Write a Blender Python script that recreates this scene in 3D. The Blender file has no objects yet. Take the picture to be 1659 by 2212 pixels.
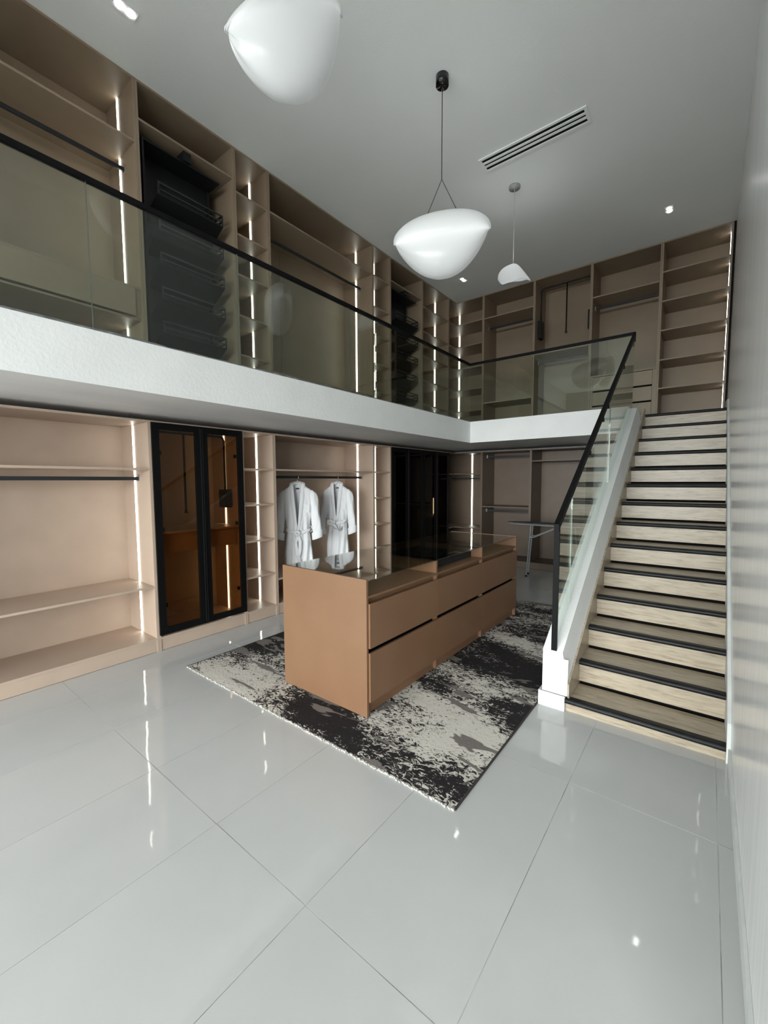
import bpy, bmesh, math, random
from mathutils import Vector, Matrix, noise
random.seed(7)
sc = bpy.context.scene
C = sc.collection
PI = math.pi
# ------------------------------------------------------------------ camera, sky, light, exposure
CAM = Vector((0.0, 0.0, 1.75))
RIGHT = Vector((0.79013, 0.612924, -0.004368)); UP = Vector((-0.041519, 0.06063, 0.997296)); FWD = Vector((-0.611532, 0.787812, -0.073354))
cd = bpy.data.cameras.new('camera'); cam = bpy.data.objects.new('camera', cd); C.objects.link(cam)
cd.sensor_fit = 'VERTICAL'; cd.sensor_height = 24.0; cd.sensor_width = 18.0
cd.lens = 899.3 * 24.0 / 2212.0
cd.clip_start = 0.02; cd.clip_end = 200
M = Matrix((RIGHT, UP, -FWD)).transposed().to_4x4(); M.translation = CAM
cam.matrix_world = M
sc.camera = cam
w = bpy.data.worlds.new('overcast_sky'); sc.world = w; w.use_nodes = True
bg = w.node_tree.nodes['Background']; bg.inputs[0].default_value = (0.965, 1.0, 0.99, 1); bg.inputs[1].default_value = 19.3
# the shop-front opening behind the camera is where the daylight comes in: a sampling portal sits in it
pl = bpy.data.lights.new('daylight_portal', 'AREA'); pl.shape = 'RECTANGLE'; pl.size = 8.8; pl.size_y = 3.8
pl.cycles.is_portal = True
po = bpy.data.objects.new('daylight_portal', pl); C.objects.link(po); po.location = (-.45, -6.0, 1.9)
po.rotation_euler = (math.radians(90), 0, 0)
sc.view_settings.view_transform = 'Standard'; sc.view_settings.look = 'None'
sc.view_settings.gamma = 1.0; sc.view_settings.use_curve_mapping = False
sc.view_settings.exposure = 0.0
sc.cycles.max_bounces = 10; sc.cycles.diffuse_bounces = 6; sc.cycles.transparent_max_bounces = 24
sc.cycles.use_denoising = True
sc.cycles.caustics_reflective = False; sc.cycles.caustics_refractive = False

# ------------------------------------------------------------------ materials
def new_mat(name):
    m = bpy.data.materials.new(name); m.use_nodes = True
    return m, m.node_tree.nodes, m.node_tree.links, m.node_tree.nodes['Principled BSDF']
def lin(c):  # sRGB 0-255 to linear
    return tuple((v/255/12.92 if v/255 <= .04045 else ((v/255+.055)/1.055)**2.4) for v in c) + (1,)
def plain(name, col, rough=.5, metal=0, emit=None, strength=0, spec=.5):
    m, n, l, p = new_mat(name)
    p.inputs['Base Color'].default_value = (*col[:3], 1); p.inputs['Roughness'].default_value = rough
    p.inputs['Metallic'].default_value = metal; p.inputs['Specular IOR Level'].default_value = spec
    if emit:
        p.inputs['Emission Color'].default_value = (*emit, 1); p.inputs['Emission Strength'].default_value = strength
    return m
def noisy(name, ca, cb, scale=6, stretch=(1,1,1), rough=.5, bump=0, bscale=None, spec=.5, lo=.35, hi=.65, detail=4):
    m, n, l, p = new_mat(name)
    tc = n.new('ShaderNodeTexCoord'); mp = n.new('ShaderNodeMapping'); mp.inputs['Scale'].default_value = stretch
    nz = n.new('ShaderNodeTexNoise'); nz.inputs['Scale'].default_value = scale; nz.inputs['Detail'].default_value = detail
    cr = n.new('ShaderNodeValToRGB'); cr.color_ramp.elements[0].position = lo; cr.color_ramp.elements[1].position = hi
    cr.color_ramp.elements[0].color = (*ca[:3], 1); cr.color_ramp.elements[1].color = (*cb[:3], 1)
    l.new(tc.outputs['Object'], mp.inputs[0]); l.new(mp.outputs[0], nz.inputs['Vector']); l.new(nz.outputs['Fac'], cr.inputs[0])
    l.new(cr.outputs[0], p.inputs['Base Color'])
    p.inputs['Roughness'].default_value = rough; p.inputs['Specular IOR Level'].default_value = spec
    if bump:
        n2 = n.new('ShaderNodeTexNoise'); n2.inputs['Scale'].default_value = bscale or scale; n2.inputs['Detail'].default_value = 3
        b = n.new('ShaderNodeBump'); b.inputs['Strength'].default_value = bump; b.inputs['Distance'].default_value = .02
        l.new(mp.outputs[0], n2.inputs['Vector']); l.new(n2.outputs['Fac'], b.inputs['Height']); l.new(b.outputs[0], p.inputs['Normal'])
    return m
def glass(name, tint, ior=1.5, gain=1.0, rough=0.0):
    m, n, l, p = new_mat(name); n.remove(p)
    out = n['Material Output']
    t = n.new('ShaderNodeBsdfTransparent'); t.inputs[0].default_value = (*tint, 1)
    g = n.new('ShaderNodeBsdfGlossy'); g.inputs['Roughness'].default_value = rough; g.inputs[0].default_value = (1, 1, 1, 1)
    f = n.new('ShaderNodeFresnel'); f.inputs[0].default_value = ior
    # same reflectance for light leaving the sheet as for light entering it (a thin sheet has no inner critical angle)
    ge = n.new('ShaderNodeNewGeometry'); mr = n.new('ShaderNodeMapRange'); mr.inputs[3].default_value = ior; mr.inputs[4].default_value = 1/ior
    l.new(ge.outputs['Backfacing'], mr.inputs[0]); l.new(mr.outputs[0], f.inputs[0])
    mm = n.new('ShaderNodeMath'); mm.operation = 'MULTIPLY'; mm.inputs[1].default_value = gain; mm.use_clamp = True
    mx = n.new('ShaderNodeMixShader')
    l.new(f.outputs[0], mm.inputs[0]); l.new(mm.outputs[0], mx.inputs[0]); l.new(t.outputs[0], mx.inputs[1]); l.new(g.outputs[0], mx.inputs[2])
    l.new(mx.outputs[0], out.inputs[0])
    return m
MAT = {}
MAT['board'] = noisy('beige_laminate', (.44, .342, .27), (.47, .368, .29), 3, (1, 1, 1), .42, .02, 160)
MAT['upboard_shade'] = noisy('laminate_upper_shade', (.25, .187, .128), (.27, .203, .142), 3, (1, 1, 1), .45, .02, 160)  # darker copy of the laminate: shade of the upper run put into the colour
MAT['backboard_shade'] = noisy('laminate_back_shade', (.135, .1, .072), (.15, .112, .082), 3, (1, 1, 1), .45, .02, 160)  # darkest copy: shade under the mezzanine put into the colour
MAT['island'] = noisy('tan_laminate', (.18, .096, .05), (.195, .105, .056), 3, (1, 1, 1), .45, .02, 160)
MAT['black'] = plain('black_metal', (.004, .004, .0045), .55, spec=.12)
MAT['blackmatte'] = plain('black_felt', (.012, .012, .013), .8)
MAT['joint'] = plain('glass_joint', (.12, .14, .13), .3)
MAT['clearjoint'] = plain('clear_joint', (.42, .47, .44), .3)
MAT['rack'] = plain('charcoal_steel', (.008, .009, .0095), .5, spec=.3)
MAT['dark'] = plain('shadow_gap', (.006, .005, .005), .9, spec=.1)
MAT['rail'] = plain('gunmetal_rail', (.04, .042, .047), .35, .6)
MAT['railend'] = plain('steel_bracket', (.7, .7, .7), .3, .9)
MAT['led'] = plain('led_strip', (.9, .9, .9), .5, 0, (1, 1, .9), 9)
MAT['wall'] = noisy('white_plaster', (.77, .785, .78), (.81, .825, .82), 2.5, (1, 1, 1), .7, .12, 45)
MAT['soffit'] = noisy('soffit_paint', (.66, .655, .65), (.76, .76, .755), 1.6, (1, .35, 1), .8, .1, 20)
MAT['ceil'] = noisy('ceiling_paint', (.85, .865, .85), (.87, .885, .87), 1.1, (1, 1, 1), .75, .05, 60)
MAT['greywall'] = plain('grey_render', (.2, .2, .2), .9)  # unseen walls kept grey to send less bounce light upstairs
MAT['mortar'] = noisy('grey_mortar', (.09, .095, .095), (.2, .205, .2), 14, (1, 1, 1), .9, .5, 30)
MAT['tile'] = None
def tile_mat():
    m, n, l, p = new_mat('polished_porcelain')
    tc = n.new('ShaderNodeTexCoord')
    nz = n.new('ShaderNodeTexNoise'); nz.inputs['Scale'].default_value = 1.3; nz.inputs['Detail'].default_value = 5
    cr = n.new('ShaderNodeValToRGB'); cr.color_ramp.elements[0].position = .3; cr.color_ramp.elements[1].position = .7
    cr.color_ramp.elements[0].color = (.48, .49, .488, 1); cr.color_ramp.elements[1].color = (.52, .528, .525, 1)
    l.new(tc.outputs['Object'], nz.inputs['Vector']); l.new(nz.outputs['Fac'], cr.inputs[0]); l.new(cr.outputs[0], p.inputs['Base Color'])
    n2 = n.new('ShaderNodeTexNoise'); n2.inputs['Scale'].default_value = 2.6; n2.inputs['Detail'].default_value = 2
    b = n.new('ShaderNodeBump'); b.inputs['Strength'].default_value = .1; b.inputs['Distance'].default_value = .02
    l.new(tc.outputs['Object'], n2.inputs['Vector']); l.new(n2.outputs['Fac'], b.inputs['Height']); l.new(b.outputs[0], p.inputs['Normal'])
    p.inputs['Roughness'].default_value = .04; p.inputs['IOR'].default_value = 1.5
    return m
MAT['tile'] = tile_mat()
MAT['grout'] = noisy('tile_grout', (.18, .17, .16), (.62, .62, .6), 3, (1, 1, 1), .9)
def sheen_wall():
    m, n, l, p = new_mat('glossy_wall_panel')
    tc = n.new('ShaderNodeTexCoord'); mp = n.new('ShaderNodeMapping'); mp.inputs['Scale'].default_value = (1, 14, .25)
    nz = n.new('ShaderNodeTexNoise'); nz.inputs['Scale'].default_value = 2.0; nz.inputs['Detail'].default_value = 4
    cr = n.new('ShaderNodeValToRGB'); cr.color_ramp.elements[0].color = (.76, .77, .77, 1); cr.color_ramp.elements[1].color = (.82, .83, .83, 1)
    cr.color_ramp.elements[0].position = .3; cr.color_ramp.elements[1].position = .7
    l.new(tc.outputs['Object'], mp.inputs[0]); l.new(mp.outputs[0], nz.inputs['Vector']); l.new(nz.outputs['Fac'], cr.inputs[0]); l.new(cr.outputs[0], p.inputs['Base Color'])
    mr = n.new('ShaderNodeMapRange'); mr.inputs[3].default_value = .2; mr.inputs[4].default_value = .27
    l.new(nz.outputs['Fac'], mr.inputs[0]); l.new(mr.outputs[0], p.inputs['Roughness'])
    return m
MAT['sheen'] = sheen_wall()
def travertine():
    m, n, l, p = new_mat('travertine')
    tc = n.new('ShaderNodeTexCoord'); mp = n.new('ShaderNodeMapping'); mp.inputs['Scale'].default_value = (1.6, 9, 16)
    nz = n.new('ShaderNodeTexNoise'); nz.inputs['Scale'].default_value = 3.6; nz.inputs['Detail'].default_value = 8; nz.inputs['Roughness'].default_value = .62; nz.inputs['Distortion'].default_value = .6
    cr = n.new('ShaderNodeValToRGB'); e = cr.color_ramp.elements
    e[0].position = .25; e[0].color = (.15, .115, .075, 1); e[1].position = .72; e[1].color = (.48, .415, .32, 1)
    k = e.new(.42); k.color = (.345, .29, .215, 1); k = e.new(.55); k.color = (.415, .355, .27, 1)
    l.new(tc.outputs['Object'], mp.inputs[0]); l.new(mp.outputs[0], nz.inputs['Vector']); l.new(nz.outputs['Fac'], cr.inputs[0]); l.new(cr.outputs[0], p.inputs['Base Color'])
    p.inputs['Roughness'].default_value = .35
    return m
MAT['trav'] = travertine()
MAT['nosing'] = noisy('black_marble', (.004, .0045, .005), (.014, .0155, .017), 9, (1, 4, 4), .42, spec=.2)
MAT['stone'] = noisy('white_stone', (.58, .6, .59), (.66, .68, .67), 6, (1, 1, 1), .5)
MAT['glass'] = glass('clear_green_glass', (.885, .93, .90), 1.5, 1.05)
MAT['tabletop'] = glass('smoked_table_glass', (.82, .86, .82), 1.5, 1.4)
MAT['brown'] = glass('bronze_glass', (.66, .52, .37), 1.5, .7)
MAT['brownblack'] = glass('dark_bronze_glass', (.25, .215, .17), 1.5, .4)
MAT['robe'] = noisy('terry_cotton', (.78, .795, .82), (.83, .845, .865), 90, (1, 1, 1), .95, .18, 220)
MAT['tag'] = plain('dark_label', (.05, .05, .055), .8)
MAT['hanger'] = plain('white_plastic', (.75, .76, .77), .4)
MAT['chrome'] = plain('chrome', (.8, .8, .8), .15, 1)
MAT['lampblack'] = plain('black_canopy', (.004, .004, .004), .12)
MAT['wire'] = plain('black_cord', (.01, .01, .01), .6)
MAT['palecord'] = plain('pale_cord', (.45, .46, .46), .5)
MAT['palecanopy'] = plain('pale_canopy', (.33, .34, .34), .4)
MAT['spot'] = plain('spot_lens', (1, 1, 1), .3, 0, (1, .98, .97), 26)
MAT['whitetrim'] = plain('white_trim', (.75, .76, .75), .5)
MAT['iron'] = plain('grey_steel', (.34, .355, .365), .45, .2)
MAT['ironcloth'] = plain('dark_grey_cover', (.075, .08, .09), .7)
MAT['street'] = plain('asphalt', (.06, .06, .06), .9)
def lampmat():
    m, n, l, p = new_mat('translucent_shade')
    at = n.new('ShaderNodeAttribute'); at.attribute_name = 'glow'
    l.new(at.outputs['Fac'], p.inputs['Emission Strength'])
    p.inputs['Emission Color'].default_value = (.95, .99, .985, 1); p.inputs['Base Color'].default_value = (.5, .515, .515, 1)
    p.inputs['Roughness'].default_value = .3
    return m
MAT['shade'] = lampmat()
MAT['tube'] = plain('lamp_tube', (1, 1, 1), .4, 0, (.95, 1, 1), 2.0)
def rugmat():
    m, n, l, p = new_mat('abstract_rug')
    tc = n.new('ShaderNodeTexCoord')
    def nzn(scale, stretch, detail=6, rough=.6, dist=0, off=(0, 0, 0)):
        mp = n.new('ShaderNodeMapping'); mp.inputs['Scale'].default_value = stretch; mp.inputs['Location'].default_value = off
        mp.inputs['Rotation'].default_value = (0, 0, math.radians(-12))
        z = n.new('ShaderNodeTexNoise'); z.inputs['Scale'].default_value = scale; z.inputs['Detail'].default_value = detail
        z.inputs['Roughness'].default_value = rough; z.inputs['Distortion'].default_value = dist
        l.new(tc.outputs['Object'], mp.inputs[0]); l.new(mp.outputs[0], z.inputs['Vector']); return z
    big = nzn(1.25, (.6, 1.5, 1), 4, .6, .5, (3.1, 1.7, 0)); fine = nzn(24, (.8, 1.35, 1), 4, .75, 1.4); grey = nzn(2.6, (.45, 1.7, 1), 4, .55, .6, (9, 4, 0))
    def span(z, lo, hi, to):
        q = n.new('ShaderNodeMapRange'); q.inputs[1].default_value = lo; q.inputs[2].default_value = hi; q.inputs[4].default_value = to
        l.new(z.outputs['Fac'], q.inputs[0]); return q
    a = n.new('ShaderNodeMath'); a.operation = 'ADD'
    l.new(span(fine, .3, .7, 1.25).outputs[0], a.inputs[0]); l.new(span(big, .36, .64, .5).outputs[0], a.inputs[1])
    # the woven design: pale and dark fields at fixed places on the rug, with wandering outlines
    wob = nzn(2.2, (1, 1, 1), 4, .6); sub = n.new('ShaderNodeVectorMath'); sub.operation = 'SUBTRACT'; sub.inputs[1].default_value = (.5, .5, .5)
    sc_ = n.new('ShaderNodeVectorMath'); sc_.operation = 'SCALE'; sc_.inputs['Scale'].default_value = .9
    ad = n.new('ShaderNodeVectorMath'); ad.operation = 'ADD'
    l.new(wob.outputs['Color'], sub.inputs[0]); l.new(sub.outputs[0], sc_.inputs[0]); l.new(sc_.outputs[0], ad.inputs[0]); l.new(tc.outputs['Object'], ad.inputs[1])
    for x, y, rx_, ry_, amp in ((-1.5, 2.5, .62, .55, .42), (-1.15, 2.35, .3, .3, .3), (-3.2, 1.95, .8, .35, .4), (-1.45, 3.25, .5, .25, .22), (-1.5, 4.3, .4, .2, .25), (-1.5, 5.3, .5, .25, .2),
            (-3.5, 2.75, .6, .55, -.35), (-2.3, 2.1, .6, .3, -.4), (-1.6, 1.95, .5, .2, -.38), (-1.05, 2.05, .3, .25, -.3), (-1.0, 2.9, .35, .3, -.4), (-1.3, 3.75, .7, .33, -.42), (-1.7, 3.0, .3, .2, -.3), (-1.4, 4.8, .7, .28, -.3), (-1.3, 5.75, .8, .25, -.35)):
        s1 = n.new('ShaderNodeVectorMath'); s1.operation = 'SUBTRACT'; s1.inputs[1].default_value = (x+2.41, y-3.92, 0)
        s2 = n.new('ShaderNodeVectorMath'); s2.operation = 'MULTIPLY'; s2.inputs[1].default_value = (1/rx_, 1/ry_, 0)
        s3 = n.new('ShaderNodeVectorMath'); s3.operation = 'LENGTH'
        q = n.new('ShaderNodeMapRange'); q.interpolation_type = 'SMOOTHSTEP'; q.inputs[1].default_value = .1; q.inputs[2].default_value = 1.35; q.inputs[3].default_value = amp; q.inputs[4].default_value = 0
        l.new(ad.outputs[0], s1.inputs[0]); l.new(s1.outputs[0], s2.inputs[0]); l.new(s2.outputs[0], s3.inputs[0]); l.new(s3.outputs['Value'], q.inputs[0])
        b_ = n.new('ShaderNodeMath'); b_.operation = 'ADD'; l.new(a.outputs[0], b_.inputs[0]); l.new(q.outputs[0], b_.inputs[1]); a = b_
    h_ = n.new('ShaderNodeMath'); h_.operation = 'MULTIPLY'; h_.inputs[1].default_value = .6; l.new(a.outputs[0], h_.inputs[0]); a = h_
    cr = n.new('ShaderNodeValToRGB'); e = cr.color_ramp.elements; cr.color_ramp.interpolation = 'LINEAR'
    e[0].position = .52; e[0].color = (.024, .022, .023, 1); e[1].position = .72; e[1].color = (.60, .575, .52, 1)
    k = e.new(.565); k.color = (.05, .046, .046, 1); k = e.new(.585); k.color = (.30, .28, .26, 1); k = e.new(.61); k.color = (.50, .475, .43, 1)
    l.new(a.outputs[0], cr.inputs[0])
    g = n.new('ShaderNodeValToRGB'); g.color_ramp.elements[0].position = .60; g.color_ramp.elements[1].position = .612
    g.color_ramp.elements[0].color = (0, 0, 0, 1); g.color_ramp.elements[1].color = (1, 1, 1, 1)
    l.new(grey.outputs['Fac'], g.inputs[0])
    mx = n.new('ShaderNodeMix'); mx.data_type = 'RGBA'; mx.inputs['B'].default_value = (.175, .16, .15, 1)
    l.new(g.outputs[0], mx.inputs['Factor']); l.new(cr.outputs[0], mx.inputs['A']); l.new(mx.outputs['Result'], p.inputs['Base Color'])
    b = n.new('ShaderNodeBump'); b.inputs['Strength'].default_value = .5; b.inputs['Distance'].default_value = .01
    l.new(fine.outputs['Fac'], b.inputs['Height']); l.new(b.outputs[0], p.inputs['Normal'])
    p.inputs['Roughness'].default_value = .95; p.inputs['Specular IOR Level'].default_value = .1
    return m
MAT['rug'] = rugmat()
MAT['binding'] = plain('brown_binding', (.035, .028, .025), .9)
MAT['fringe'] = noisy('cream_edge', (.25, .24, .22), (.7, .68, .62), 60, (1, 1, 1), .95)

# ------------------------------------------------------------------ mesh helpers
def BM(): return bmesh.new()
def box(bm, x0, x1, y0, y1, z0, z1):
    if x0 > x1: x0, x1 = x1, x0
    if y0 > y1: y0, y1 = y1, y0
    v = [bm.verts.new((x, y, z)) for x in (x0, x1) for y in (y0, y1) for z in (z0, z1)]
    for f in ((0,1,3,2), (4,6,7,5), (0,4,5,1), (2,3,7,6), (0,2,6,4), (1,5,7,3)): bm.faces.new([v[i] for i in f])
    return bm
def prism(bm, pts, ax, a0, a1):   # polygon pts extruded along axis ax ('x','y','z')
    def P(p, a): return (a, p[0], p[1]) if ax == 'x' else ((p[0], a, p[1]) if ax == 'y' else (p[0], p[1], a))
    A = [bm.verts.new(P(p, a0)) for p in pts]; B = [bm.verts.new(P(p, a1)) for p in pts]; k = len(pts)
    bm.faces.new(A[::-1]); bm.faces.new(B)
    for i in range(k): bm.faces.new((A[i], A[(i+1) % k], B[(i+1) % k], B[i]))
    bmesh.ops.recalc_face_normals(bm, faces=bm.faces)
    return bm
def tube(bm, path, rad, seg=10, flat=None):  # swept tube; flat = (half width, half thickness, side vector list or vector)
    path = [Vector(p) for p in path]; rings = []
    for i, p in enumerate(path):
        t = (path[min(i+1, len(path)-1)] - path[max(i-1, 0)]).normalized()
        if flat:
            s = Vector(flat[2][i] if isinstance(flat[2], list) else flat[2]); s = (s - t*s.dot(t)).normalized(); b = t.cross(s)
            hw = flat[0][i] if isinstance(flat[0], list) else flat[0]; ht = flat[1][i] if isinstance(flat[1], list) else flat[1]
        else:
            s = t.cross(Vector((0, 0, 1)))
            if s.length < 1e-3: s = Vector((1, 0, 0))
            s.normalize(); b = t.cross(s); hw = ht = rad[i] if isinstance(rad, list) else rad
        rings.append([bm.verts.new(p + s*hw*math.cos(2*PI*k/seg) + b*ht*math.sin(2*PI*k/seg)) for k in range(seg)])
    for a, c in zip(rings, rings[1:]):
        for k in range(seg): bm.faces.new((a[k], a[(k+1) % seg], c[(k+1) % seg], c[k]))
    bm.faces.new(rings[0][::-1]); bm.faces.new(rings[-1])
    bmesh.ops.recalc_face_normals(bm, faces=bm.faces)
    return bm
def cyl(bm, x, y, z0, z1, r, seg=24): return tube(bm, [(x, y, z0), (x, y, z1)], r, seg)
def thing(name, label, cat, loc=(0, 0, 0), group=None, structure=False):
    o = bpy.data.objects.new(name, None); C.objects.link(o); o.location = loc; o.empty_display_size = .1
    if structure: o['kind'] = 'structure'
    if label: o['label'] = label
    if cat and not structure: o['category'] = cat
    if group: o['group'] = group
    return o
def origin(o):
    v = Vector(o.location)
    while o.parent: o = o.parent; v += Vector(o.location)
    return v
def part(name, bm, mat, parent=None, smooth=False, label=None, kind=None, loc=None):
    off = origin(parent) if parent else Vector((0, 0, 0))
    if loc is not None: bmesh.ops.translate(bm, verts=bm.verts, vec=-Vector(loc))
    else: bmesh.ops.translate(bm, verts=bm.verts, vec=-off)
    me = bpy.data.meshes.new(name); bm.to_mesh(me); bm.free()
    if smooth:
        for f in me.polygons: f.use_smooth = True
    me.materials.append(MAT[mat] if isinstance(mat, str) else mat)
    o = bpy.data.objects.new(name, me); C.objects.link(o)
    if parent: o.parent = parent
    if loc is not None: o.location = Vector(loc) - off
    if label: o['label'] = label
    if kind: o['kind'] = kind
    return o
def struct(name, bm, mat, parent=None, label=None):
    o = part(name, bm, mat, parent, kind='structure')
    if label: o['label'] = label
    return o
def solo(name, bm, mat, label, cat, loc, group=None, smooth=False):
    o = part(name, bm, mat, None, smooth, label, None, loc); o['category'] = cat
    if group: o['group'] = group
    return o

# ------------------------------------------------------------------ dimensions (metres), solved from the photograph
XL, YB = -4.42, 8.251           # wardrobe fronts on the left and on the back wall
DEP = 0.64
ZC = 5.555                      # ceiling
XR = 0.18                       # right wall
XF, YF = -3.351, 6.80           # edges of the mezzanine
ZS, ZU = 2.425, 2.71            # soffit and upper floor
ZCURB, ZRAIL = 2.785, 3.80
XW, YW, YFRONT = -5.085, 8.92, -6.0
XE, YSIDE = 4.0, .9            # unseen widening to the right, added to bring in side light

# ------------------------------------------------------------------ room shell
bm = BM(); box(bm, XW, XR, YFRONT, YW, -.2, -.0015); box(bm, XR, XE, YFRONT, YSIDE, -.2, 0)
fl = struct('floor', bm, 'grout')
xs = [-.566 + .677*k for k in range(-7, 2)]; ys = [1.06 + 1.41*k for k in range(-5, 7)]
xs = [XW] + [x for x in xs if XW + .02 < x < XR - .01] + [XR]; ys = [YFRONT] + [y for y in ys if YFRONT + .02 < y < YW] + [YW]
for x0, x1 in zip(xs, xs[1:]):
    for y0, y1 in zip(ys, ys[1:]):
        bm = BM(); g = .0013; hx, hy = (x1-x0)/2 - g, (y1-y0)/2 - g
        box(bm, (x0+x1)/2-hx, (x0+x1)/2+hx, (y0+y1)/2-hy, (y0+y1)/2+hy, -.012, 0)
        t = part('tile', bm, 'tile', fl, loc=((x0+x1)/2, (y0+y1)/2, 0))
        t.rotation_euler = (random.uniform(-1, 1)*.0009, random.uniform(-1, 1)*.0012, 0)
bm = BM(); box(bm, XW-.2, XR+.2, YFRONT, YW+.2, ZC, ZC+.2); box(bm, XR+.2, XE+.2, YFRONT, YSIDE+.2, ZC, ZC+.2); struct('ceiling', bm, 'ceil')
struct('wall_left', box(BM(), XW-.2, XW, YFRONT, YW, -.2, ZC), 'wall')
struct('wall_back', box(BM(), XW-.2, XR+.2, YW, YW+.2, -.2, ZC), 'wall')
struct('wall_right', box(BM(), XR, XR+.2, YSIDE, YW, -.2, ZC), 'sheen')
bm = BM(); box(bm, XR+.2, XE, YSIDE, YSIDE+.2, -.2, ZC); box(bm, XE, XE+.2, YFRONT, YSIDE+.2, -.2, ZC); struct('wall_side_added', bm, 'greywall')  # unseen return and side wall of the added widening
bm = BM(); box(bm, XW-.2, XE+.2, YFRONT-.2, YFRONT, 3.8, ZC+.2); box(bm, XW-.2, -4.85, YFRONT-.2, YFRONT, -.2, 3.8); box(bm, 3.95, XE+.2, YFRONT-.2, YFRONT, -.2, 3.8)
struct('wall_front', bm, 'greywall')
bm = BM()
for x in (-4.85, -3.1, -1.35, .4, 2.15, 3.91): box(bm, x, x+.04, YFRONT-.16, YFRONT-.1, 0, 3.8)
box(bm, -4.81, 3.91, YFRONT-.16, YFRONT-.1, 3.75, 3.8)
struct('window_1', bm, 'black')  # opening carried past the right wall for more side light
struct('street_ground', box(BM(), -14, 10, -20, YFRONT-.201, -.1, -.02), 'street')
# skirting along the right wall
bm = BM(); box(bm, XR-.012, XR-.0005, YSIDE, 3.24, .001, .1); struct('baseboard_right', bm, 'stone')

# mezzanine slab with its curb
sl = thing('mezzanine_slab', 'white mezzanine slab running along the left and back walls', None, (XF, YF, ZS), structure=True)
bm = BM()
box(bm, XW, XF, YFRONT, YW, ZS, ZU); struct('slab_left', bm, 'soffit', sl)
bm = BM(); box(bm, XF, -.965, YF, YW, ZS, ZU); box(bm, -.965, XR, 7.26, YW, ZS, ZU); struct('slab_back', bm, 'soffit', sl)
bm = BM(); box(bm, XF, XF+.012, YFRONT, YF-.012, ZS-.004, ZCURB); box(bm, XF-.13, XF, YFRONT, YF-.012, ZU, ZCURB); struct('fascia_left', bm, 'wall', sl)
bm = BM(); box(bm, XF, -.905, YF-.012, YF, ZS-.004, ZCURB); box(bm, XF-.13, -.905, YF, YF+.13, ZU, ZCURB); struct('fascia_back', bm, 'wall', sl)
# uneven mortar bed at the foot of the glass
bm = BM(); prev = None; n = 150
for i in range(n+1):
    y = YFRONT + (YF+.01-YFRONT)*i/n; h = .018 + .014*(noise.noise((y*3.1, 1.3, 0))+.4) + random.uniform(0, .007)
    r = [bm.verts.new((XF+.004, y, ZCURB-.002)), bm.verts.new((XF+.002, y, ZCURB+h*.55)), bm.verts.new((XF-.03, y, ZCURB+h)), bm.verts.new((XF-.12, y, ZCURB+h*.6))]
    if prev:
        for k in range(3): bm.faces.new((prev[k], prev[k+1], r[k+1], r[k]))
    prev = r
prev = None
for i in range(60):
    x = XF + (-.92-XF)*i/59; h = .008 + .008*(noise.noise((x*3.7, 5.3, 0))+.4) + random.uniform(0, .004)
    r = [bm.verts.new((x, YF-.004, ZCURB-.002)), bm.verts.new((x, YF-.002, ZCURB+h*.55)), bm.verts.new((x, YF+.03, ZCURB+h)), bm.verts.new((x, YF+.12, ZCURB+h*.6))]
    if prev:
        for k in range(3): bm.faces.new((prev[k], prev[k+1], r[k+1], r[k]))
    prev = r
bmesh.ops.recalc_face_normals(bm, faces=bm.faces)
struct('mortar_bed', bm, 'mortar', sl)

# ------------------------------------------------------------------ wardrobe units
def mk(plane):
    if plane == 'L': return lambda bm, a0, a1, d0, d1, z0, z1: box(bm, XL-d1, XL-d0, a0, a1, z0, z1)
    return lambda bm, a0, a1, d0, d1, z0, z1: box(bm, a0, a1, YB+d0, YB+d1, z0, z1)
T = .021
def board_tone(z, plane='L'): return 'upboard_shade' if z > 2.5 else ('backboard_shade' if plane == 'B' else 'board')  # picks the laminate copy with the shade of each run painted in
def unit(name, label, cat, plane, a0, a1, z0, z1, bottom, shelves=(), rails=(), led=None, group=None, plinth=True, back_seam=None, top_in=0):
    B = mk(plane); a0 += .0008; a1 -= .0008
    loc = (XL-DEP/2, (a0+a1)/2, z0) if plane == 'L' else ((a0+a1)/2, YB+DEP/2, z0)
    u = thing(name, label, cat, loc, group)
    part('side_panel', B(BM(), a0, a0+T, 0, DEP, z0, z1), board_tone(z0, plane), u)
    part('side_panel', B(BM(), a1-T, a1, 0, DEP, z0, z1), board_tone(z0, plane), u)
    part('top_panel', B(BM(), a0+T, a1-T, 0, DEP-.016, z1-T, z1), board_tone(z0, plane), u)
    part('bottom_panel', B(BM(), a0+T, a1-T, 0, DEP-.016, bottom-T, bottom), board_tone(z0, plane), u)
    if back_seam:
        part('back_panel', B(BM(), a0+T, back_seam-.002, DEP-.014, DEP, bottom, z1-T), board_tone(z0, plane), u)
        part('back_panel', B(BM(), back_seam+.002, a1-T, DEP-.014, DEP, bottom, z1-T), board_tone(z0, plane), u)
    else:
        part('back_panel', B(BM(), a0+T, a1-T, DEP-.014, DEP, bottom, z1-T), board_tone(z0, plane), u)
    if plinth: part('plinth', B(BM(), a0+T, a1-T, .006, .026, z0+.004, bottom-T), board_tone(z0, plane), u)
    for s in shelves: part('shelf', B(BM(), a0+T, a1-T, .004, DEP-.016, s-T, s), board_tone(z0, plane), u)
    for r in rails:
        o = part('hanging_rail', B(BM(), a0+T+.008, a1-T-.008, .24, .258, r-.018, r+.018), 'rail', u)
        for a in (a0+T, a1-T-.008): part('rail_bracket', B(BM(), a, a+.008, .225, .273, r-.026, r+.04), 'railend', o)
    if led:
        lo, hi, d = led
        part('light_strip', B(BM(), a1-T-.006, a1-T+.002, d-.012, d+.012, lo, hi), 'led', u, label='white LED light strip')
    return u
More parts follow.
